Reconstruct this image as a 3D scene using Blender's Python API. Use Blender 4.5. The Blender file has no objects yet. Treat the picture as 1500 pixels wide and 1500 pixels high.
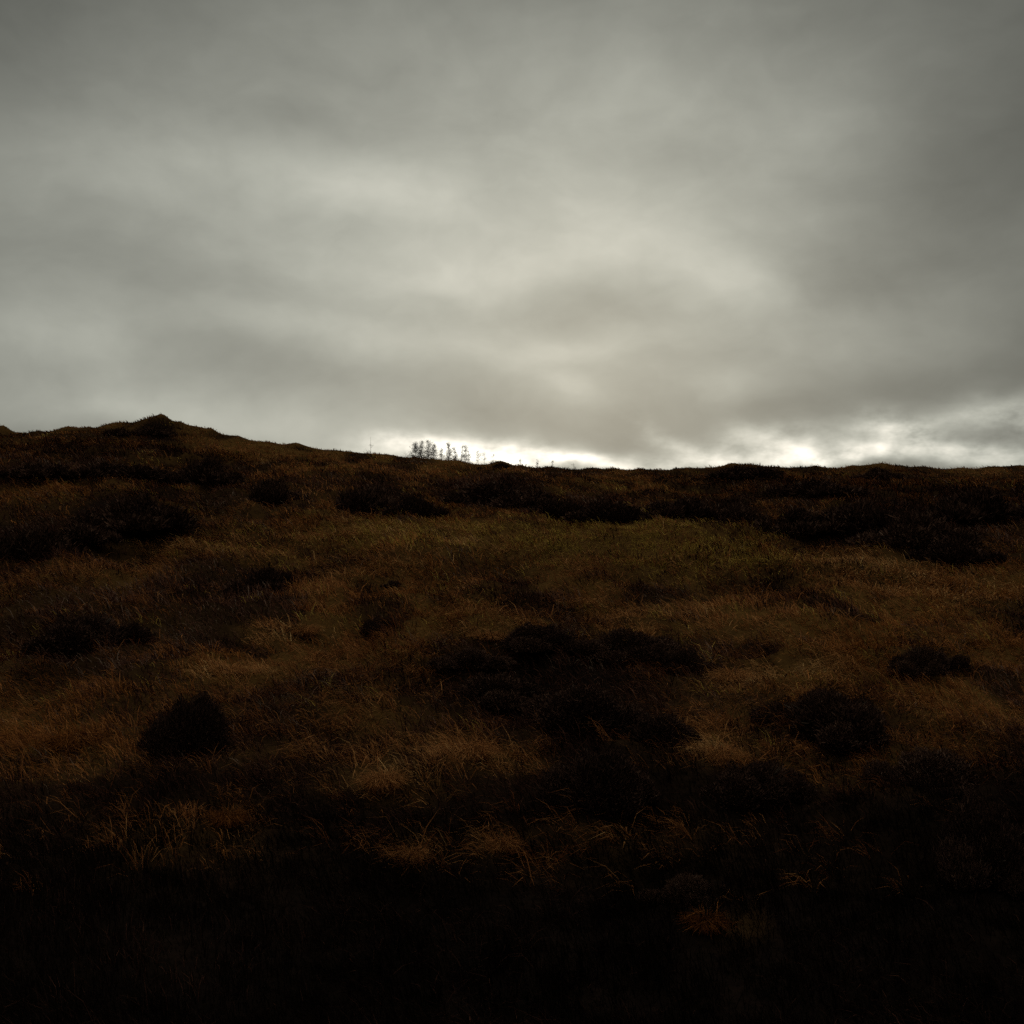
import bpy, math, random
import numpy as np

rng = np.random.default_rng(7)
random.seed(7)
scene = bpy.context.scene
COL = scene.collection
R = math.radians

# ---------------------------------------------------------------- camera
EYE = 1.65                       # eye height above the verge the camera stands on
F = 1608.0                       # focal length in photo pixels (50 degree view)
cam_d = bpy.data.cameras.new('camera')
cam_d.sensor_width = 36.0
cam_d.lens = 18.0 / math.tan(R(25))
cam_d.clip_start = 0.1
cam_d.clip_end = 6000
cam = bpy.data.objects.new('camera', cam_d)
cam.location = (0, 0, EYE)
cam.rotation_euler = (R(90), 0, 0)
COL.objects.link(cam)
scene.camera = cam

# ---------------------------------------------------------------- exposure
scene.view_settings.view_transform = 'Standard'
scene.view_settings.look = 'None'
scene.view_settings.exposure = 0.0
scene.view_settings.gamma = 1.0
scene.render.engine = 'CYCLES'
scene.cycles.max_bounces = 6
scene.cycles.use_denoising = False
scene.render.filter_size = 2.3

# ---------------------------------------------------------------- sky
world = bpy.data.worlds.new('World')
scene.world = world
world.use_nodes = True
nt = world.node_tree
N, L = nt.nodes, nt.links
for n in list(N):
    N.remove(n)

SUN_EL, SUN_AZ = R(9), R(4)
ZENITH = 1.9                      # brightness of the deck overhead


def put(sock, v):
    if isinstance(v, bpy.types.NodeSocket):
        nt.links.new(v, sock)
    else:
        sock.default_value = v


def M(op, a, b=None, c=None):
    n = nt.nodes.new('ShaderNodeMath')
    n.operation = op
    put(n.inputs[0], a)
    if b is not None:
        put(n.inputs[1], b)
    if c is not None:
        put(n.inputs[2], c)
    return n.outputs[0]


def V(op, a, b=None):
    n = nt.nodes.new('ShaderNodeVectorMath')
    n.operation = op
    put(n.inputs[0], a)
    if b is not None:
        put(n.inputs[1], b)
    return n.outputs['Value'] if op in ('DOT_PRODUCT', 'LENGTH') else n.outputs[0]


def comb(x, y, z):
    n = nt.nodes.new('ShaderNodeCombineXYZ')
    for i, v in enumerate((x, y, z)):
        put(n.inputs[i], v)
    return n.outputs[0]


def noise(vec, scale, detail=3.0, rough=0.5):
    n = nt.nodes.new('ShaderNodeTexNoise')
    n.inputs['Scale'].default_value = scale
    n.inputs['Detail'].default_value = detail
    n.inputs['Roughness'].default_value = rough
    put(n.inputs['Vector'], vec)
    return n


tc = N.new('ShaderNodeTexCoord').outputs['Generated']
sep = N.new('ShaderNodeSeparateXYZ')
L.new(tc, sep.inputs[0])
az = M('ARCTAN2', sep.outputs[0], sep.outputs[1])
el = M('ARCSINE', M('MINIMUM', M('MAXIMUM', sep.outputs[2], -1.0), 1.0))
P0 = comb(az, el, 0.0)
# organic warping of the cloud deck
stretch = V('MULTIPLY', P0, (2.8, 4.4, 1.0))
w1 = noise(stretch, 1.9, 4.0, 0.55).outputs['Color']
warp = V('MULTIPLY', V('SUBTRACT', w1, (0.5, 0.5, 0.5)), (0.10, 0.06, 0.0))
P1 = V('ADD', P0, warp)


def dirpix(px, py):
    x, z = (px - 750) / F, (750 - py) / F
    a = math.atan(x)
    return a, math.atan(z * math.cos(a))


lum = None


def addto(v):
    global lum
    lum = v if lum is None else M('ADD', lum, v)


def blob(px, py, sx, sy, rot, amp, src=None):
    """a soft cloud, a gap in the deck or a painted corner darkening: centre and half sizes in photo pixels"""
    a, e = dirpix(px, py)
    m = N.new('ShaderNodeMapping')
    m.vector_type = 'TEXTURE'
    m.inputs['Location'].default_value = (a, e, 0)
    m.inputs['Rotation'].default_value = (0, 0, R(rot))
    m.inputs['Scale'].default_value = (sx / F, sy / F, 1)
    L.new(src or P1, m.inputs['Vector'])
    d2 = V('DOT_PRODUCT', m.outputs[0], m.outputs[0])
    addto(M('MULTIPLY', M('POWER', 2.71828, M('MULTIPLY', d2, -1.0)), amp))


addto(M('MULTIPLY', 1.0, 0.075))
# broad brightness of the deck round the hidden sun
blob(700, 420, 860, 430, 4, 0.36, P0)
blob(1500, -20, 330, 330, 0, -0.05, P0)  # corners and right edge darkened, lens falloff painted into the sky
blob(0, -20, 260, 240, 0, -0.05, P0)
blob(1490, 300, 180, 240, 0, -0.03, P0)
# brighter, thinner streaks and darker bars of cloud: px, py, half width, half height, tilt, amount
CLOUDS = [
    (560, 285, 150, 42, -14, 0.17), (700, 400, 170, 40, 6, 0.13), (985, 360, 130, 60, -35, 0.13),
    (860, 320, 90, 45, -30, 0.08), (1060, 415, 70, 40, -20, 0.07), (900, 140, 120, 70, 10, 0.06),
    (140, 225, 190, 80, 10, 0.07), (80, 495, 160, 40, 5, 0.07), (560, 500, 180, 28, -6, 0.07),
    (850, 515, 110, 26, 8, 0.10), (1250, 480, 160, 40, 12, 0.04), (840, 575, 50, 22, 0, 0.12),
    (1075, 570, 60, 26, -15, 0.10), (330, 612, 240, 30, -6, 0.13), (60, 600, 150, 30, 0, 0.07), (1180, 180, 120, 60, 0, 0.04),
    (330, 415, 230, 40, -8, -0.07), (330, 520, 170, 32, -10, -0.08), (890, 440, 150, 34, 4, -0.06),
    (690, 585, 150, 34, -6, -0.07), (930, 625, 100, 30, 0, -0.05), (1230, 420, 120, 60, 0, -0.05),
    (1330, 560, 150, 28, 6, -0.05), (1340, 300, 160, 120, 0, -0.05), (430, 180, 220, 40, 0, -0.05),
    (250, 320, 150, 30, 0, -0.03), (1130, 600, 70, 20, 0, -0.05),
]
for c in CLOUDS:
    blob(*c)
# the clear slit along the horizon, broken up by lumps of cloud
deck, lum = lum, None
SLIT = [
    (725, 664, 105, 18, -6, 1.0), (640, 658, 90, 16, 0, 0.48), (840, 670, 45, 8, 0, 0.7),
    (985, 645, 60, 14, -24, 0.16), (1140, 655, 45, 20, -35, 0.24), (1310, 635, 50, 22, -20, 0.40), (1195, 668, 36, 12, -25, 0.4),
    (1420, 664, 90, 14, 0, 0.36), (1080, 670, 200, 14, 0, 0.40), (1180, 645, 200, 20, 0, 0.14), (1270, 672, 50, 10, 0, 0.4),
    (1440, 605, 80, 20, 8, 0.20), (900, 680, 60, 7, 0, 0.3), (1500, 615, 40, 24, 0, 0.15), (1040, 655, 20, 10, 0, 0.15),
    (1075, 640, 26, 14, 0, 0.14),
]
for c in SLIT:
    blob(*c)
sn = noise(V('MULTIPLY', P0, (1.0, 1.8, 1.0)), 22.0, 4.0, 0.6).outputs['Fac']
slit = M('MULTIPLY', lum, M('MAXIMUM', M('ADD', 1.0, M('MULTIPLY', M('SUBTRACT', sn, 0.5), 3.2)), 0.1))
lum = M('ADD', deck, slit)
# the deck is thinner and brighter high overhead, as overcast skies are
zen = N.new('ShaderNodeMapRange')
zen.interpolation_type = 'SMOOTHSTEP'
zen.inputs['From Min'].default_value = 0.5
zen.inputs['From Max'].default_value = 1.35
zen.inputs['To Max'].default_value = ZENITH
L.new(el, zen.inputs['Value'])
addto(zen.outputs[0])
# fine wisps
wv = V('MULTIPLY', P1, (3.0, 6.0, 1.0))
wn = noise(wv, 2.0, 4.0, 0.5).outputs['Fac']
mul = M('ADD', 1.0, M('MULTIPLY', M('SUBTRACT', wn, 0.5), 0.5))
wn2 = noise(V('MULTIPLY', P1, (3.2, 5.0, 1.0)), 7.5, 4.0, 0.55).outputs['Fac']
mul = M('MULTIPLY', mul, M('ADD', 1.0, M('MULTIPLY', M('SUBTRACT', wn2, 0.5), 0.24)))
lum = M('MAXIMUM', M('MULTIPLY', lum, mul), 0.05)

ramp = N.new('ShaderNodeValToRGB')          # tint of thin and thick cloud
cr = ramp.color_ramp
cr.elements[0].position = 0.10
cr.elements[0].color = (0.97, 1.0, 0.88, 1)
cr.elements[1].position = 0.9
cr.elements[1].color = (1.04, 1.0, 0.87, 1)
e = cr.elements.new(0.42)
e.color = (0.98, 1.0, 0.87, 1)
L.new(lum, ramp.inputs[0])
cloud = V('SCALE', ramp.outputs[0])
L.new(M('MULTIPLY', lum, 10.0), cloud.node.inputs['Scale'])

sky = N.new('ShaderNodeTexSky')
sky.sky_type = 'NISHITA'
sky.sun_disc = False
sky.sun_elevation = SUN_EL
sky.sun_rotation = SUN_AZ
sky.dust_density = 4.0
mixn = N.new('ShaderNodeMix')
mixn.data_type = 'RGBA'
mixn.inputs[0].default_value = 0.99         # the overcast lets only a little of the clear sky through
L.new(sky.outputs[0], mixn.inputs[6])
L.new(cloud, mixn.inputs[7])
bg = N.new('ShaderNodeBackground')
bg.inputs['Strength'].default_value = 0.1
L.new(mixn.outputs[2], bg.inputs['Color'])
wo = N.new('ShaderNodeOutputWorld')
L.new(bg.outputs[0], wo.inputs['Surface'])

# ---------------------------------------------------------------- sun behind the overcast
sun_d = bpy.data.lights.new('sun', 'SUN')
sun_d.energy = 0.5
sun_d.angle = R(22)
sun_d.color = (1.0, 0.93, 0.82)
sun = bpy.data.objects.new('sun', sun_d)
sun.rotation_euler = (R(90) - SUN_EL, 0, math.pi - SUN_AZ)
COL.objects.link(sun)


# ================================================================ helpers
def vnoise(x, y, seed):
    """smooth value noise, 0..1"""
    x = np.asarray(x, float)
    y = np.asarray(y, float)
    xi, yi = np.floor(x).astype(np.int64), np.floor(y).astype(np.int64)
    fx, fy = x - xi, y - yi
    fx, fy = fx * fx * (3 - 2 * fx), fy * fy * (3 - 2 * fy)

    def hsh(a, b):
        h = (a * 374761393 + b * 668265263 + seed * 974634777) & 0xFFFFFFFF
        h = ((h ^ (h >> 13)) * 1274126177) & 0xFFFFFFFF
        return ((h ^ (h >> 16)) & 0xFFFF) / 65535.0
    a, b = hsh(xi, yi), hsh(xi + 1, yi)
    c, d = hsh(xi, yi + 1), hsh(xi + 1, yi + 1)
    return (a * (1 - fx) + b * fx) * (1 - fy) + (c * (1 - fx) + d * fx) * fy


def fbm(x, y, seed, octs=3):
    t, a, s = 0, 1.0, 0
    for k in range(octs):
        t = t + a * vnoise(x * 2 ** k, y * 2 ** k, seed + k)
        s += a
        a *= 0.5
    return t / s


def sstep(a, b, x):
    t = np.clip((x - a) / (b - a), 0, 1)
    return t * t * (3 - 2 * t)


# ---------------------------------------------------------------- terrain
YR = 45.0                         # distance of the ridge
# skyline of the hill: photo column, photo row
SKY_X = np.array([-900, -300, 0, 60, 120, 200, 300, 345, 400, 470, 560, 640, 730, 830, 900, 1000, 1100, 1200, 1300, 1400, 1500, 1800, 2400.])
SKY_Y = np.array([600, 622, 633, 634, 630, 624, 630, 642, 651, 659, 666, 675, 682, 687, 688, 689, 686, 687, 684, 687, 687, 692, 700.])
BUMP = [(232, 13, 30), (5, 8, 12), (105, 5, 25), (170, 8, 22), (432, 5, 12), (732, 7, 14), (1085, 7, 40), (1290, 6, 22), (1495, 6, 16), (1180, 3, 30), (1020, 2, 25), (238, 7, 11), (285, 5, 30)]
_b = np.random.default_rng(3)
BUMP += [(float(c), float(_b.uniform(1.0, 3.6)), float(_b.uniform(5, 17))) for c in np.linspace(-150, 1650, 44) + _b.uniform(-18, 18, 44)]


def ridge_v(u):
    px = 750 + F * np.asarray(u, float)
    k = 0.0
    for o in (-24, -12, 0, 12, 24):
        k = k + np.interp(px + o, SKY_X, SKY_Y)
    return (750 - k / 5) / F


def height(x, y):
    """height of the ground, in world z"""
    x = np.asarray(x, float)
    y = np.asarray(y, float)
    u = x / np.maximum(y, YR)
    v = ridge_v(u)
    zr = YR * v
    bump = 0.0
    for (c, a, s) in BUMP:
        bump = bump + a * np.exp(-((750 + F * u - c) / s) ** 2)
    zb = bump * YR / F * np.exp(-((y - YR) / 1.6) ** 2)
    low = -3.75 + 0.25 * (vnoise(x * 0.16 + 9, y * 0 + 3, 5) - 0.5)
    t = (y - 8.0) / (YR - 8.0)
    tt = np.clip(t, 0, 1)
    front = low + (zr - low) * (tt * (1.16 - 0.16 * tt))
    grade = v - 0.014
    yb = np.maximum(y - YR, 0)
    ext = np.where(yb < 140, yb, 140 + 60 * (1 - np.exp(-(yb - 140) / 60.0)))
    back = zr + ext * np.clip(grade, -0.02, 0.05) - 0.25 * sstep(0, 3, yb)
    near = np.interp(y, [-400, -60, -25, -14, -9, -5, -2.4, 1.2, 4, 6, 8], [22, 20, 17, 13, 8.0, 2.6, -1.62, -1.66, -2.55, -3.35, -3.75])  # unseen bank behind the camera, made high and steep to shade the gully
    z = np.where(y > YR, back, np.where(y > 8, front, near + (low + 3.75) * sstep(1.5, 8, y)))
    # hummocks: lumpy peat and tussock ground
    amp = 0.20 + 0.34 * np.exp(-((y - 24) / 15.0) ** 2)
    amp = amp * (1 - 0.86 * np.exp(-((y - YR) / 5.0) ** 2)) * (1 - 0.9 * np.exp(-(y / 1.6) ** 2))
    hum = fbm(x * 0.30 + 4, y * 0.22, 11, 3) - 0.5
    hum2 = np.abs(fbm(x * 0.75, y * 0.6 + 7, 21, 3) - 0.5) * -1.5
    z = z + amp * (hum * 1.5 + hum2) + 0.22 * (fbm(x * 1.5, y * 1.3, 31, 2) - 0.5) * np.clip(amp * 3, 0, 1)
    return z + zb + EYE


def at(px, py):
    """where the sight line through a photo pixel meets the hillside"""
    u, v = (px - 750) / F, (750 - py) / F
    ys = np.concatenate([np.arange(5.5, 20, 0.02), np.arange(20, YR + 0.6, 0.05)])
    hit = np.nonzero(height(u * ys, ys) - EYE >= v * ys)[0]
    y = ys[hit[0]] if len(hit) else YR
    return u * y, y, float(height(u * y, y))


def link(o, parent=None):
    COL.objects.link(o)
    if parent is not None:
        o.parent = parent
    return o


def mesh_np(name, verts, faces_flat, sizes, mat, smooth=False):
    me = bpy.data.meshes.new(name)
    me.vertices.add(len(verts))
    me.vertices.foreach_set('co', np.asarray(verts, np.float32).ravel())
    me.loops.add(len(faces_flat))
    me.loops.foreach_set('vertex_index', np.asarray(faces_flat, np.int32))
    me.polygons.add(len(sizes))
    st = np.concatenate([[0], np.cumsum(sizes)[:-1]]).astype(np.int32)
    me.polygons.foreach_set('loop_start', st)
    me.polygons.foreach_set('loop_total', np.asarray(sizes, np.int32))
    me.polygons.foreach_set('use_smooth', np.full(len(sizes), smooth))
    me.update(calc_edges=True)
    me.materials.append(mat)
    return me


def attr(me, name, vals):
    a = me.attributes.new(name, 'FLOAT', 'POINT')
    a.data.foreach_set('value', np.asarray(vals, np.float32))


# ---------------------------------------------------------------- materials
def new_mat(name):
    global nt
    m = bpy.data.materials.new(name)
    m.use_nodes = True
    nt = m.node_tree
    b = nt.nodes['Principled BSDF']
    b.inputs['Roughness'].default_value = 0.85
    b.inputs['Specular IOR Level'].default_value = 0.0
    return m, nt, b


def ramp_node(fac, stops):
    r = nt.nodes.new('ShaderNodeValToRGB')
    els = r.color_ramp.elements
    while len(els) < len(stops):
        els.new(0.5)
    for el_, (p, c) in zip(els, stops):
        el_.position = p
        el_.color = (*c, 1)
    put(r.inputs[0], fac)
    return r.outputs[0]


def attr_node(name):
    n = nt.nodes.new('ShaderNodeAttribute')
    n.attribute_name = name
    return n.outputs['Fac']


def plant_mat(name, stops, trans=0.25):
    """leaf material: each blade takes its own tone, a little light passes through"""
    m, t, b = new_mat(name)
    geo = t.nodes.new('ShaderNodeNewGeometry')
    n = noise(geo.outputs['Position'], 1.1, 3)
    f = M('ADD', attr_node('tone'), M('MULTIPLY', M('SUBTRACT', n.outputs['Fac'], 0.5), 0.5))
    c = ramp_node(f, stops)
    t.links.new(c, b.inputs['Base Color'])
    if trans:
        tr = t.nodes.new('ShaderNodeBsdfTranslucent')
        t.links.new(c, tr.inputs['Color'])
        mx = t.nodes.new('ShaderNodeMixShader')
        mx.inputs[0].default_value = trans
        t.links.new(b.outputs[0], mx.inputs[1])
        t.links.new(tr.outputs[0], mx.inputs[2])
        t.links.new(mx.outputs[0], t.nodes['Material Output'].inputs['Surface'])
    return m


mat_straw = plant_mat('dry_grass', [(0.0, (0.070, 0.022, 0.0075)), (0.35, (0.155, 0.062, 0.020)), (0.7, (0.225, 0.110, 0.038)), (1.0, (0.31, 0.195, 0.078))])
mat_olive = plant_mat('olive_grass', [(0.0, (0.13, 0.083, 0.015)), (0.5, (0.235, 0.155, 0.032)), (1.0, (0.33, 0.23, 0.06))])
mat_rust = plant_mat('dead_bracken', [(0.0, (0.045, 0.014, 0.004)), (0.5, (0.135, 0.050, 0.013)), (1.0, (0.25, 0.10, 0.03))])
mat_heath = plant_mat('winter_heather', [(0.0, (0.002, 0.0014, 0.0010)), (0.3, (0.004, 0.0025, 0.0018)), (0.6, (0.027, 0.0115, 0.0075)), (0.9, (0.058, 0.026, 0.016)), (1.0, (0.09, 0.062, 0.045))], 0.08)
mat_bush = plant_mat('heather_leaf', [(0.0, (0.011, 0.0065, 0.0048)), (0.5, (0.031, 0.0165, 0.0115)), (0.85, (0.062, 0.034, 0.023)), (1.0, (0.085, 0.056, 0.040))], 0.08)
mat_twig = plant_mat('twig_bark', [(0.0, (0.018, 0.013, 0.010)), (1.0, (0.06, 0.045, 0.035))], 0)
mat_needle = plant_mat('larch_twig', [(0.0, (0.012, 0.011, 0.009)), (1.0, (0.04, 0.032, 0.022))], 0.08)

mat_soil, t_, b_ = new_mat('peat_soil')
g_ = t_.nodes.new('ShaderNodeNewGeometry')
na = noise(g_.outputs['Position'], 0.7, 6, 0.6).outputs['Fac']
nb = noise(g_.outputs['Position'], 9.0, 5, 0.6).outputs['Fac']
fs = M('ADD', M('MULTIPLY', na, 0.55), M('MULTIPLY', nb, 0.45))
cg = ramp_node(fs, [(0.25, (0.016, 0.009, 0.004)), (0.5, (0.038, 0.020, 0.006)), (0.75, (0.07, 0.038, 0.011))])
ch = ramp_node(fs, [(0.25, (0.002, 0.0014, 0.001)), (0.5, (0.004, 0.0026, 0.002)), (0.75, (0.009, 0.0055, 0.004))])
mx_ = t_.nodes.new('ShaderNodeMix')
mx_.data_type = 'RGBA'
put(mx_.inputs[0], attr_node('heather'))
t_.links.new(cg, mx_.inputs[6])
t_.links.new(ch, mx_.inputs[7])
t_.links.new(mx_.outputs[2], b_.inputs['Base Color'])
bp = t_.nodes.new('ShaderNodeBump')
bp.inputs['Strength'].default_value = 0.8
bp.inputs['Distance'].default_value = 0.06
put(bp.inputs['Height'], nb)
t_.links.new(bp.outputs[0], b_.inputs['Normal'])

# ---------------------------------------------------------------- what grows where
# patches of each plant, as they lie on the hillside: photo column, row, half width, half height, weight
HEATHER = [
    (722, 716, 85, 26, 1.0), (555, 730, 60, 36, 1.0), (850, 746, 95, 24, .95), (1050, 750, 80, 26, 1.0),
    (1175, 775, 60, 26, .8), (1310, 770, 130, 44, 1.1), (1440, 740, 120, 40, .9), (1180, 712, 120, 20, .6),
    (1090, 692, 55, 12, .7), (190, 757, 90, 34, 1.1), (300, 690, 60, 26, .8), (385, 718, 60, 26, .7),
    (80, 688, 150, 22, .9), (40, 792, 90, 36, 1.1), (390, 846, 48, 26, 1.0), (700, 850, 85, 36, .55),
    (960, 868, 60, 26, .55), (1110, 862, 90, 22, .45), (840, 985, 210, 52, 1.0), (800, 1040, 180, 40, .7),
    (270, 1070, 75, 75, 1.0), (880, 1130, 110, 75, 1.0), (1220, 1050, 130, 50, .9), (1350, 965, 60, 34, .6),
    (1455, 1210, 90, 90, 1.1), (120, 1150, 120, 40, .8), (100, 920, 160, 70, .8), (560, 905, 45, 40, .7),
    (490, 1010, 60, 30, .6), (430, 1090, 90, 35, .6), (1200, 1160, 190, 60, .9), (650, 1010, 60, 24, .5),
    (1010, 1270, 60, 30, .7), (1350, 820, 130, 30, .6), (420, 1250, 130, 60, .8), (690, 1190, 60, 20, .45),
    (950, 1010, 90, 40, .8), (230, 1230, 90, 40, .5), (1250, 1280, 250, 90, .8), (1300, 790, 250, 50, .95), (1280, 725, 250, 34, .75), (130, 780, 210, 46, .9), (110, 675, 150, 30, .8), (340, 740, 120, 40, .6),
    (820, 1010, 240, 62, 1.0), (100, 640, 170, 14, .7), (236, 634, 34, 22, 1.0),
]
OLIVE = [(900, 795, 230, 36, 1.0), (700, 788, 220, 26, .8), (1080, 810, 120, 40, .8),  (420, 800, 140, 20, .3), (1000, 830, 100, 30, .6)]
RUST = [(70, 1080, 130, 44, 1.1), (330, 1200, 50, 34, .6), (1300, 940, 90, 40, .9), (640, 755, 90, 16, .8), (1420, 870, 110, 34, .6),
        (20, 745, 60, 14, 1.0), (1150, 1000, 60, 40, .3), (1050, 1345, 40, 26, .4), (1220, 800, 130, 18, .5), (1450, 960, 80, 40, .6), (240, 700, 60, 16, .7), (560, 690, 120, 14, .3), (1430, 1090, 60, 30, .5), (240, 1225, 130, 40, .35), (900, 1240, 120, 30, .3), (1250, 1120, 160, 30, .35)]
PALE = [(1150, 985, 110, 18, .8), (440, 925, 70, 14, .9), (720, 932, 60, 9, .8), (570, 1150, 90, 28, .55), (690, 1105, 90, 22, .6), (330, 985, 80, 14, .8), (1270, 830, 110, 26, .7),
        (1060, 1100, 40, 30, .7), (560, 840, 60, 12, .6), (640, 790, 260, 26, .5), (1180, 1000, 30, 22, .6), (250, 800, 130, 12, .5), (1380, 870, 120, 30, .6), (980, 905, 110, 16, .4), (600, 1250, 50, 26, .4), (730, 1240, 45, 20, .35)]


def patch(lst, px, py):
    s = np.zeros_like(px)
    for (cx, cy, a, b, w) in lst:
        d = ((px - cx) / a) ** 2 + ((py - cy) / b) ** 2
        s = np.maximum(s, w * np.exp(-d * d * 0.6))
    return s


def cover(x, y, z):
    """weights of heather, olive grass, bracken, pale grass on a point of the ground"""
    yy = np.maximum(y, 3.0)
    px = 750 + F * x / yy
    py = 750 - F * (z - EYE) / yy
    # ragged outlines
    px = px + (fbm(x * 0.55, y * 0.35, 41, 3) - 0.5) * 110 * np.clip(16 / yy, 0.35, 1.5)
    py = py + (fbm(x * 0.55, y * 0.35, 51, 3) - 0.5) * 60 * np.clip(16 / yy, 0.35, 1.5)
    h = patch(HEATHER, px, py)
    h = np.maximum(h, sstep(1030, 1150, py) * 0.95)              # heather takes over towards the gully floor, its dark cover standing in for shade
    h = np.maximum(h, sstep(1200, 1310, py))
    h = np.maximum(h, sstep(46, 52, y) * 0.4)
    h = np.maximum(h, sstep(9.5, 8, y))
    h = np.maximum(h, 0.75 * sstep(0.56, 0.70, fbm(x * 0.5 + 3, y * 0.25, 61, 3)))
    h = np.maximum(h, 0.85 * sstep(0.57, 0.66, fbm(x * 1.0 + 13, y * 0.5 + 5, 65, 3)) * sstep(44, 38, y))
    o = patch(OLIVE, px, py)
    r = np.maximum(patch(RUST, px, py), 0.6 * (py < 1150) * sstep(0.55, 0.72, fbm(x * 0.4 + 30, y * 0.2, 71, 3)))
    p = patch(PALE, px, py)
    h = np.maximum(h, sstep(1290, 1350, py) * (1 - patch(RUST, px, py)))
    h = h * (1 - 0.75 * np.clip(o, 0, 1))
    h = h * (1 - 0.9 * np.clip(np.maximum(p, 0.75 * r * (py > 1000)), 0, 1))
    return h, o, r, p


# ---------------------------------------------------------------- hillside
def axis(lo, hi, step, far_lo, far_hi, n=26):
    mid = np.arange(lo, hi + step / 2, step)
    k = np.linspace(0, 1, n + 1)[1:]
    right = hi + (far_hi - hi) * (0.04 * k + 0.96 * k ** 3)
    left = lo - (lo - far_lo) * (0.04 * k + 0.96 * k ** 3)
    return np.concatenate([left[::-1], mid, right])


xs = axis(-30, 30, 0.15, -1500, 1500)
ys = axis(-4, 52, 0.15, -700, 3000, 34)
GX, GY = np.meshgrid(xs, ys)
GZ = height(GX, GY)
nx, ny = len(xs), len(ys)
idx = np.arange(nx * ny).reshape(ny, nx)
quads = np.stack([idx[:-1, :-1], idx[:-1, 1:], idx[1:, 1:], idx[1:, :-1]], -1).reshape(-1, 4)
me = mesh_np('hillside', np.stack([GX, GY, GZ], -1).reshape(-1, 3), quads.ravel(), np.full(len(quads), 4), mat_soil, True)
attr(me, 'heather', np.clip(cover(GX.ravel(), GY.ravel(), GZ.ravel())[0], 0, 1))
hill = link(bpy.data.objects.new('hillside', me))
hill['kind'] = 'structure'


# ---------------------------------------------------------------- blades
def blades(name, base, length, width, lean_dir, lean, tone, mat, curl=0.6):
    """tapered bent blades, 5 points each, all in one mesh"""
    n = len(base)
    d = np.stack([np.cos(lean_dir), np.sin(lean_dir), np.zeros(n)], -1)
    face = lean_dir + math.pi / 2 + rng.normal(0, 0.9, n)
    s = np.stack([np.cos(face), np.sin(face), np.zeros(n)], -1) * (width * 0.5)[:, None]
    up = np.array([0, 0, 1.0])
    l1, l2 = lean, np.clip(lean + curl * (0.4 + rng.random(n)), 0, 1.75)
    p1 = base + 0.55 * length[:, None] * (np.sin(l1)[:, None] * d + np.cos(l1)[:, None] * up)
    p2 = p1 + 0.45 * length[:, None] * (np.sin(l2)[:, None] * d + np.cos(l2)[:, None] * up)
    v = np.stack([base - s, base + s, p1 + s * 0.8, p1 - s * 0.8, p2], 1).reshape(-1, 3)
    o = (np.arange(n) * 5)[:, None]
    f = np.concatenate([o + np.array([0, 1, 2, 3]), o + np.array([3, 2, 4])], 1)
    m_ = mesh_np(name, v, f.ravel(), np.tile([4, 3], n), mat, False)
    attr(m_, 'tone', np.repeat(tone, 5))
    return m_


def scatter(n, ylo=3.2, yhi=49.0, ulim=0.68):
    """points with about even density in the view, thinner far away"""
    p = 0.55
    q = rng.random(n)
    y = (ylo ** (1 - p - 0.0) + q * (yhi ** (1 - p) - ylo ** (1 - p))) ** (1 / (1 - p))
    u = rng.uniform(-ulim, ulim, n)
    x = u * np.maximum(y, 5.5)
    return x, y


def grow(name, n_tufts, per, radius, want, hlo, hhi, wid, mat, lean0, lean1, tonef, curl):
    x, y = scatter(n_tufts)
    z = height(x, y)
    keep = rng.random(n_tufts) < want(x, y, z)
    x, y = x[keep], y[keep]
    k = len(x)
    hf = rng.uniform(0.55, 1.25, k) * (0.7 + 0.7 * fbm(x * 1.1, y * 0.9, 85, 2))
    tf = tonef(x, y, height(x, y)) + rng.normal(0, 0.13, k)
    x, y, hf, tf = [np.repeat(a, per) for a in (x, y, hf, tf)]
    far = np.clip(y / 14.0, 0.75, 2.2)
    r, a = radius * far * np.sqrt(rng.random(len(x))), rng.uniform(0, 2 * math.pi, len(x))
    bx, by = x + r * np.cos(a), y + r * np.sin(a)
    bz = height(bx, by) - 0.03
    wind = 3.3 + 3.6 * (fbm(x * 0.45, y * 0.35, 81, 2) - 0.5)       # blown to the left and up the hill
    mixa = np.where(rng.random(len(x)) < 0.25, a, wind + rng.normal(0, 0.45, len(x)))
    ln = rng.uniform(hlo, hhi, len(x)) * hf
    ln = ln * (1 - 0.5 * np.exp(-((by - YR) / 4.0) ** 2))         # cropped short on the exposed ridge
    w = wid * np.clip(by / 11.0, 0.8, 4.0) * rng.uniform(0.7, 1.4, len(x))
    m_ = blades(name, np.stack([bx, by, bz], -1), ln, w, mixa, rng.uniform(lean0, lean1, len(x)), np.clip(tf + rng.normal(0, 0.14, len(x)), 0, 1), mat, curl)
    o = link(bpy.data.objects.new(name, m_))
    o['kind'] = 'stuff'
    return o


def w_straw(x, y, z):
    h, o, r, p = cover(x, y, z)
    return np.clip((1 - np.clip(h, 0, 1)) * (1 - 0.8 * o) * (1 - 0.75 * r) + 0.7 * p, 0, 1) * 0.95


def w_olive(x, y, z):
    h, o, r, p = cover(x, y, z)
    return np.clip((1.1 * o + 0.05 * sstep(12, 17, y)) * (1 - np.clip(h, 0, 1)), 0, 1)


def w_rust(x, y, z):
    h, o, r, p = cover(x, y, z)
    return np.clip((r + 0.06 * sstep(11, 15, y)) * (1 - np.clip(h, 0, 1)), 0, 1)


def w_heath(x, y, z):
    h, o, r, p = cover(x, y, z)
    return np.clip(h * 1.1 * (1 - 0.75 * p) + 0.03, 0, 1)


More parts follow.
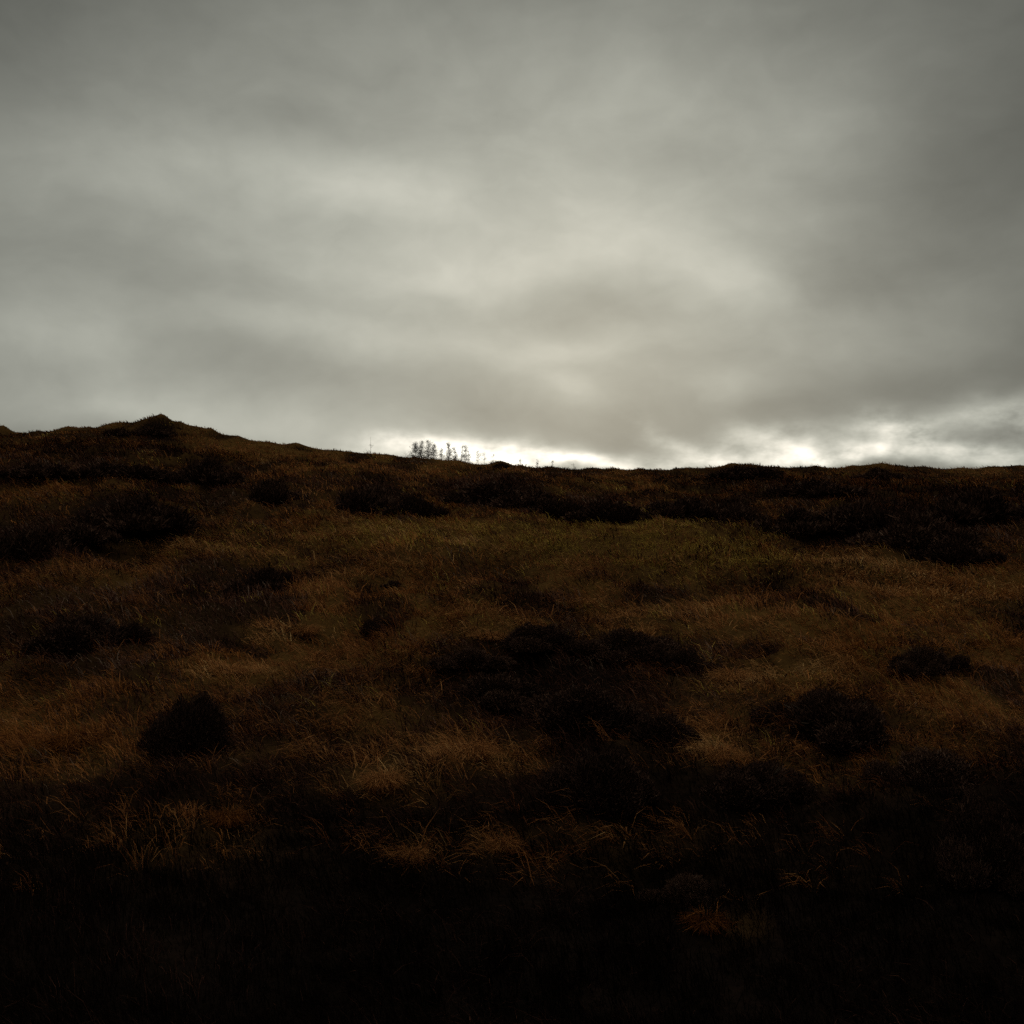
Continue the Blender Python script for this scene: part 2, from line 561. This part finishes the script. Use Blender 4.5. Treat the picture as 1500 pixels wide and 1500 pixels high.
def tone_grass(x, y, z):
    h, o, r, p = cover(x, y, z)
    return 0.30 + 0.45 * p + 0.3 * (fbm(x * 0.5, y * 0.4, 91, 2) - 0.5) - 0.2 * np.clip(h, 0, 1)


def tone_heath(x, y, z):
    # brown heather on the slope, darkened on the gully floor as painted shade
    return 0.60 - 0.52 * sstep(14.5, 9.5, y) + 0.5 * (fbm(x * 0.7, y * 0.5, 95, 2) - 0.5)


def tone_mid(x, y, z):
    return 0.42 + 0.4 * (fbm(x * 0.7, y * 0.5, 95, 2) - 0.5)


g1 = grow('dry_grass', 34000, 16, 0.13, w_straw, 0.16, 0.42, 0.0065, mat_straw, 0.45, 1.3, tone_grass, 0.9)
g1['label'] = 'straw brown dry moor grass covering most of the slope'
g1['category'] = 'grass'
g2 = grow('olive_grass', 36000, 14, 0.16, w_olive, 0.12, 0.30, 0.006, mat_olive, 0.2, 1.0, tone_mid, 0.8)
g2['label'] = 'yellowish olive grass in the lighter band below the ridge'
g2['category'] = 'grass'
g3 = grow('bracken', 30000, 14, 0.16, w_rust, 0.14, 0.36, 0.009, mat_rust, 0.3, 1.2, tone_mid, 1.0)
g3['label'] = 'rust brown dead bracken and bent stalks among the grass'
g3['category'] = 'bracken'
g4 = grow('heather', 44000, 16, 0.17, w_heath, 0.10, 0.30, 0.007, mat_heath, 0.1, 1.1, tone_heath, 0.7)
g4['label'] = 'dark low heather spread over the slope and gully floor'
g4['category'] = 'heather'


# ---------------------------------------------------------------- heather bushes
def tube_arrays(p, q, r0, r1, k=5):
    p, q = np.array(p, float), np.array(q, float)
    d = q - p
    d = d / (np.linalg.norm(d) + 1e-9)
    a = np.cross(d, [0.3, 0.9, 0.2])
    a /= np.linalg.norm(a) + 1e-9
    b = np.cross(d, a)
    t = np.arange(k) * 2 * math.pi / k
    ring = np.cos(t)[:, None] * a + np.sin(t)[:, None] * b
    v = np.concatenate([p + ring * r0, q + ring * r1])
    f = [[i, (i + 1) % k, k + (i + 1) % k, k + i] for i in range(k)]
    return v, np.array(f)


def tubes(name, segs, mat):
    vs, fs, o = [], [], 0
    for s in segs:
        v, f = tube_arrays(*s)
        vs.append(v)
        fs.append(f + o)
        o += len(v)
    v, f = np.concatenate(vs), np.concatenate(fs)
    m_ = mesh_np(name, v, f.ravel(), np.full(len(f), 4), mat, True)
    attr(m_, 'tone', rng.random(len(v)) * 0.5)
    return m_


def bush_meshes(seed, n=9000, leaf=0.13):
    """a sprawling heather bush: merged low lobes of upright sprigs on spreading stems"""
    g = np.random.default_rng(seed)
    nl = int(g.integers(5, 9))
    lob = [(0, 0, 0.62, 0.72)]
    for k in range(nl):
        t, q = g.uniform(0, 6.283), g.uniform(0.35, 0.85)
        lob.append((q * math.cos(t), q * math.sin(t), g.uniform(0.22, 0.5), g.uniform(0.25, 0.65) * (1.15 - 0.6 * q)))
    lob = np.array(lob)
    wgt = lob[:, 2] ** 2
    pick = g.choice(len(lob), n, p=wgt / wgt.sum())
    a = g.uniform(0, 2 * math.pi, n)
    cz = g.random(n) ** 0.9
    rr = np.sqrt(1 - cz * cz)
    d = np.stack([np.cos(a) * rr, np.sin(a) * rr, cz], -1)
    lump = 0.85 + 0.7 * (fbm(np.cos(a) * rr * 2.2 + pick * 7 + seed, np.sin(a) * rr * 2.2 + cz * 2, 101 + seed, 3) - 0.5)
    rad = lump * g.uniform(0.35, 1.0, n) ** 0.4
    lp = lob[pick]
    base = d * rad[:, None] * np.stack([lp[:, 2], lp[:, 2], lp[:, 3]], -1)
    base[:, :2] += lp[:, :2]
    base[:, 2] += 0.12 * (fbm(base[:, 0] * 6, base[:, 1] * 6, 7 + seed, 2) - 0.5)
    up = d * 0.6 + np.array([0, 0, 0.8]) + g.normal(0, 0.4, (n, 3))
    up /= np.linalg.norm(up, axis=1)[:, None]
    side = np.cross(up, g.normal(0, 1, (n, 3)))
    side /= np.linalg.norm(side, axis=1)[:, None]
    ln = leaf * (0.4 + 1.2 * g.random(n) ** 2)[:, None]
    w = leaf * 0.13
    v = np.stack([base - side * w * 0.5, base + up * ln * 0.5 - side * w, base + up * ln, base + up * ln * 0.5 + side * w], 1).reshape(-1, 3)
    f = np.arange(n * 4)
    fo = mesh_np('foliage', v, f, np.full(n, 4), mat_bush, False)
    tone = g.beta(2, 3, n) + g.normal(0, .05, n) + 0.25 * (g.random(len(lob))[pick] - 0.4)
    attr(fo, 'tone', np.repeat(np.clip(tone, 0, 1), 4))
    segs = []
    for k in range(26):
        a0, e0 = g.uniform(0, 6.283), g.uniform(0.15, 1.4)
        q = np.array([math.cos(a0) * math.cos(e0), math.sin(a0) * math.cos(e0), math.sin(e0)]) * g.uniform(0.45, 0.68)
        mid = q * 0.5 + np.array([0, 0, 0.06])
        segs.append(((q[0] * 0.1, q[1] * 0.1, -0.15), mid, 0.022, 0.015))
        segs.append((mid, q, 0.015, 0.006))
    return fo, tubes('stems', segs, mat_twig)


VARIANTS = [bush_meshes(s) for s in (1, 2, 3, 4, 5, 6, 7)]
FINE = [bush_meshes(s, 42000, 0.06) for s in (21, 22, 23, 24)]     # close bushes show finer sprigs


def bush(px, py, w, h, label, kind='heather_bush', cat='heather bush', group='dark heather bushes on the hillside', meshes=None, depth=0.85):
    """px, py: foot of the bush in the photo; w, h its size in photo pixels"""
    x, y, z = at(px, py)
    s = y / F
    root = link(bpy.data.objects.new(kind, None))
    root.empty_display_size = 0.2
    root.location = (x, y + 0.25 * w * s, float(height(x, y + 0.25 * w * s)) - 0.05)
    root.rotation_euler = (0, 0, random.uniform(0, 6.28))
    hw = w * s / 2 / 0.80
    root.scale = (hw, hw, h * s / 0.8)
    root['label'], root['category'], root['group'] = label, cat, group
    fo, st = meshes or random.choice(VARIANTS)
    link(bpy.data.objects.new('foliage', fo), root)
    link(bpy.data.objects.new('stems', st), root)
    return root


for b in [
    (722, 738, 140, 44, 'blackest wide heather bush just below the skyline row of bare trees'),
    (545, 752, 84, 52, 'tall dark heather bush left of the black one under the trees'),
    (600, 755, 64, 40, 'browner rounded heather bush touching the right side of a darker one'),
    (812, 762, 80, 32, 'left half of the long dark heather hedge below the low point of the ridge'),
    (890, 766, 96, 38, 'middle of the long dark heather hedge bordering the olive grass'),
    (1010, 762, 80, 38, 'dark heather bush at the right end of the hedge above the olive grass'),
    (1085, 768, 76, 44, 'rounded dark heather bush standing between the hedge and a grey domed bush'),
    (1178, 790, 92, 44, 'grey domed heather bush fringed by rusty grass right of centre'),
    (1260, 792, 110, 58, 'black heather bush directly right of the grey domed bush'),
    (1355, 808, 130, 60, 'largest black heather bush in the dark band at the right'),
    (1450, 775, 110, 56, 'dark heather bush by the right edge under the skyline'),
    (1400, 830, 90, 36, 'lowest dark heather bush of the right hand band, reaching the pale grass'),
    (1092, 704, 84, 26, 'flat dark heather bush breaking the skyline right of centre'),
    (1200, 728, 100, 30, 'low dark heather bush below the skyline between two humps'),
    (1292, 702, 56, 20, 'small heather bush topping the skyline hump near the right'),
    (190, 780, 132, 56, 'broad black heather bush under the rusty bank at the left'),
    (298, 712, 76, 46, 'dark heather bush on the slope right of the highest knoll'),
    (388, 738, 74, 44, 'dark brown heather bush lying downhill from the knoll towards the centre'),
    (150, 700, 110, 30, 'flat dark heather bush below the left skyline knoll'),
    (50, 700, 90, 28, 'flat dark heather bush near the left edge under the skyline'),
    (40, 825, 110, 62, 'black heather bush cut off by the left edge of the view'),
    (110, 800, 80, 36, 'dark heather bush between the left edge bush and the broad black one'),
    (224, 640, 44, 18, 'dark heather bush crowning the highest knoll on the left skyline'),
    (172, 640, 36, 16, 'small heather bush on the skyline just left of the highest knoll'),
    (733, 686, 22, 11, 'tiny heather bush on the skyline right of the bare trees'),
    (388, 868, 84, 44, 'lone purplish heather bush in the pale grass left of centre'),
    (575, 862, 22, 12, 'tiny dark heather tuft alone in the grass at the centre'),
    (790, 960, 130, 44, 'left dark heather bush on top of the big black bank in the centre'),
    (920, 965, 130, 44, 'right dark heather bush on top of the big black bank in the centre'),
    (1005, 985, 80, 42, 'dark heather bush beside the pale overhanging tussock'),
    (850, 1080, 190, 76, 'big sprawling black heather bush in the centre foreground'),
    (270, 1110, 124, 110, 'tall black heather bush in the left foreground beside bracken'),
    (880, 1200, 170, 110, 'black heather bush low in the centre foreground under pale grass'),
    (1230, 1100, 180, 84, 'wide black heather bush in the right foreground beneath the grass lip'),
    (1365, 990, 90, 46, 'small dark heather bush in the rusty grass at the right'),
    (1460, 1300, 160, 150, 'tall black heather bush in the bottom right foreground'),
    (1010, 1320, 90, 52, 'small black heather bush just above the brown bottom tussock'),
    (560, 930, 60, 36, 'small dark heather bush between two streaks of pale grass'),
    (720, 1035, 150, 52, 'twiggy heather bush at the left end of the big black bank in the centre'),
    (965, 1095, 130, 62, 'dark heather bush in the centre foreground beneath the pale overhanging tussock'),
    (690, 985, 90, 32, 'low dark heather bush at the top left corner of the big black bank'),
    (1120, 1190, 150, 66, 'black heather bush below the brown tussock right of centre'),
    (1385, 1160, 150, 70, 'black heather bush at the right, between the grass lip and the tall corner bush'),
    (110, 950, 160, 60, 'broad dark heather bush at the left middle of the slope'),
]:
    bush(b[0], b[1], b[2] * 1.2, b[3] * 0.95, *b[4:], meshes=random.choice(FINE) if b[1] > 900 else None)


# ---------------------------------------------------------------- tussocks
def tussock_mesh(seed, mat, n=520):
    g = np.random.default_rng(seed)
    a = g.uniform(0, 2 * math.pi, n)
    r = 0.45 * np.sqrt(g.random(n))
    base = np.stack([r * np.cos(a), r * np.sin(a), np.full(n, -0.08)], -1)
    ln = g.uniform(0.7, 1.35, n)
    m_ = blades('blades', base, ln, g.uniform(0.012, 0.026, n), a + g.normal(0, 0.5, n), 0.15 + 1.1 * r + g.normal(0, 0.12, n), np.clip(g.normal(0.10 if mat is mat_rust else 0.34, 0.16, n), 0, 1), mat, 1.5)
    core = []
    for k in range(14):
        t = g.uniform(0, 6.28)
        q = 0.4 * math.sqrt(g.random())
        core.append(((q * math.cos(t), q * math.sin(t), -0.15), (q * 0.9 * math.cos(t), q * .9 * math.sin(t), 0.24), 0.14, 0.03))
    return m_, tubes('root_stool', core, mat_twig)


TUS = [tussock_mesh(s, mat_straw) for s in (11, 12)]
TUSR = [tussock_mesh(s, mat_rust) for s in (13,)]
for (px, py, w, h, label, rust) in [
    (1075, 1000, 70, 36, 'pale grass tussock overhanging the dark bank right of centre', 0),
    (1185, 1030, 44, 48, 'pale drooping grass tussock hanging like a pointed tongue over black heather', 0),
    (1062, 1125, 64, 50, 'brown grass tussock between two black foreground bushes', 0),
    (690, 1115, 80, 42, 'pale yellow grass tussock in the centre foreground', 0),
    (560, 1165, 80, 46, 'tan grass tussock left of the pale yellow foreground one', 0),
    (440, 935, 66, 26, 'low pale grass tussock left of centre', 0),
    (330, 990, 80, 26, 'flattened pale grass tussock above the tall black left bush', 0),
    (720, 940, 60, 20, 'thin pale grass tussock above the big black bank', 0),
    (1035, 1370, 74, 46, 'orange brown grass tussock alone near the bottom of the view', 1),
    (100, 1100, 110, 50, 'rust coloured bracken clump at the left edge of the foreground', 1),
    (330, 1215, 70, 46, 'rust brown bracken clump in the lower left', 1),
    (600, 1265, 60, 40, 'dim brown grass tussock low in the left centre foreground', 0),
    (735, 1250, 60, 40, 'dim brown grass tussock below the pale yellow one', 0),
]:
    bush(px, py, w * 0.85, h * 0.8, label, 'bracken_clump' if rust and px < 400 else 'grass_tussock', 'bracken' if rust and px < 400 else 'grass tussock',
         'tussocks and clumps in the foreground grass', random.choice(TUSR if rust else TUS))


# ---------------------------------------------------------------- trees beyond the ridge
def spindly_tree(height_m, broad, dens, g):
    """sparse winter tree: trunk and limbs, and a crown of twigs with gaps"""
    segs, tips = [], []
    p = np.array([0, 0, -0.3])
    r = 0.022 + 0.008 * height_m
    k = 9
    pts = [p]
    for i in range(k):
        p = p + np.array([g.normal(0, 0.05), g.normal(0, 0.05), (height_m + 0.3) / k])
        pts.append(p)
    for i in range(k):
        f0, f1 = i / k, (i + 1) / k
        segs.append((pts[i], pts[i + 1], r * (1 - 0.9 * f0), r * (1 - 0.9 * f1)))
    nl = int(40 * dens)
    for i in range(nl):
        f = g.uniform(0.22, 0.98)
        j = min(int(f * k), k - 1)
        ln_scale = g.uniform(0.5, 1.7)
        b = pts[j] + (pts[j + 1] - pts[j]) * (f * k - j)
        a = g.uniform(0, 6.283)
        ln = ln_scale * broad * height_m * (1.08 - f) * g.uniform(0.45, 1.1) + 0.12
        rise = g.uniform(-0.1, 0.7)
        q = b + ln * np.array([math.cos(a), math.sin(a), rise])
        segs.append((b, q, r * 0.28 * (1.1 - f) + 0.008, 0.006))
        for m_ in range(int(4 + ln * 7)):
            tt = g.uniform(0.15, 1.1)
            tips.append(b + (q - b) * tt)
    tr = tubes('trunk', segs, mat_twig)
    tips = np.array(tips)
    per = 5
    n = len(tips) * per
    c = np.repeat(tips, per, 0) + g.normal(0, 0.11, (n, 3))
    d = g.normal(0, 1, (n, 3)) + np.array([0, 0, 0.5])
    d /= np.linalg.norm(d, axis=1)[:, None]
    s = np.cross(d, g.normal(0, 1, (n, 3)))
    s /= np.linalg.norm(s, axis=1)[:, None]
    ln = g.uniform(0.08, 0.24, n)[:, None]
    w = g.uniform(0.007, 0.018, n)[:, None]
    v = np.stack([c, c + d * ln * .5 + s * w, c + d * ln, c + d * ln * .5 - s * w], 1).reshape(-1, 3)
    cr_ = mesh_np('crown', v, np.arange(n * 4), np.full(n, 4), mat_needle, False)
    attr(cr_, 'tone', np.repeat(g.random(n), 4))
    return tr, cr_


gt = np.random.default_rng(5)
for (px, top, broad, dens, dist, label) in [
    (543, 640, .20, .25, 240, 'faint lone bare tree left of the skyline row'),
    (609, 649, .40, 2.0, 150, 'dense bushy bare tree at the left end of the skyline row'),
    (618, 647, .40, 1.9, 154, 'second tree of the dense left clump, with a forked top'),
    (628, 646, .36, 1.9, 150, 'tallest narrow tree of the dense left clump'),
    (636, 650, .34, 1.8, 147, 'dark leaning tree closing the right side of the left clump'),
    (647, 657, .2, .9, 152, 'short thin tree alone in the gap right of the left clump'),
    (657, 649, .2, 2.2, 148, 'dark narrow conifer standing in the middle of the row'),
    (667, 654, .22, 1.7, 150, 'dark lumpy tree just right of the narrow conifer'),
    (675, 650, .10, .6, 160, 'faint thin tree between two darker ones right of the conifer'),
    (680, 653, .3, 1.4, 152, 'loose forked tree near the right end of the dark trees'),
    (688, 658, .2, .6, 165, 'pale thin tree right of the loose forked one'),
    (699, 661, .3, .7, 172, 'pale rounded bare tree in the bright gap'),
    (711, 662, .2, .4, 178, 'faint upright tree right of the pale rounded one'),
    (721, 665, .18, .6, 178, 'very small faint tree at the right end of the row'),
    (763, 672, .25, 0.30, 185, 'low faint scrubby tree in the brightest glow'),
    (788, 673, .20, 0.55, 185, 'tiny dark tree tip left of its twin on the bright skyline'),
    (809, 675, .18, 0.55, 185, 'tiny dark tree tip, rightmost small tree of the glow'),
    (840, 677, .22, 0.40, 190, 'barely visible tree tip at the dip of the ridge'),
]:
    x = (px - 750) / F * dist
    z = float(height(x, dist))
    ztop = EYE + (750 - top) / F * dist
    root = link(bpy.data.objects.new('bare_tree', None))
    root.location = (x, dist, z)
    root['label'], root['category'], root['group'] = label, 'tree', 'bare trees beyond the ridge'
    tr, cr_ = spindly_tree(max(ztop - z, 1.0), broad, dens, gt)
    link(bpy.data.objects.new('trunk', tr), root)
    link(bpy.data.objects.new('crown', cr_), root)
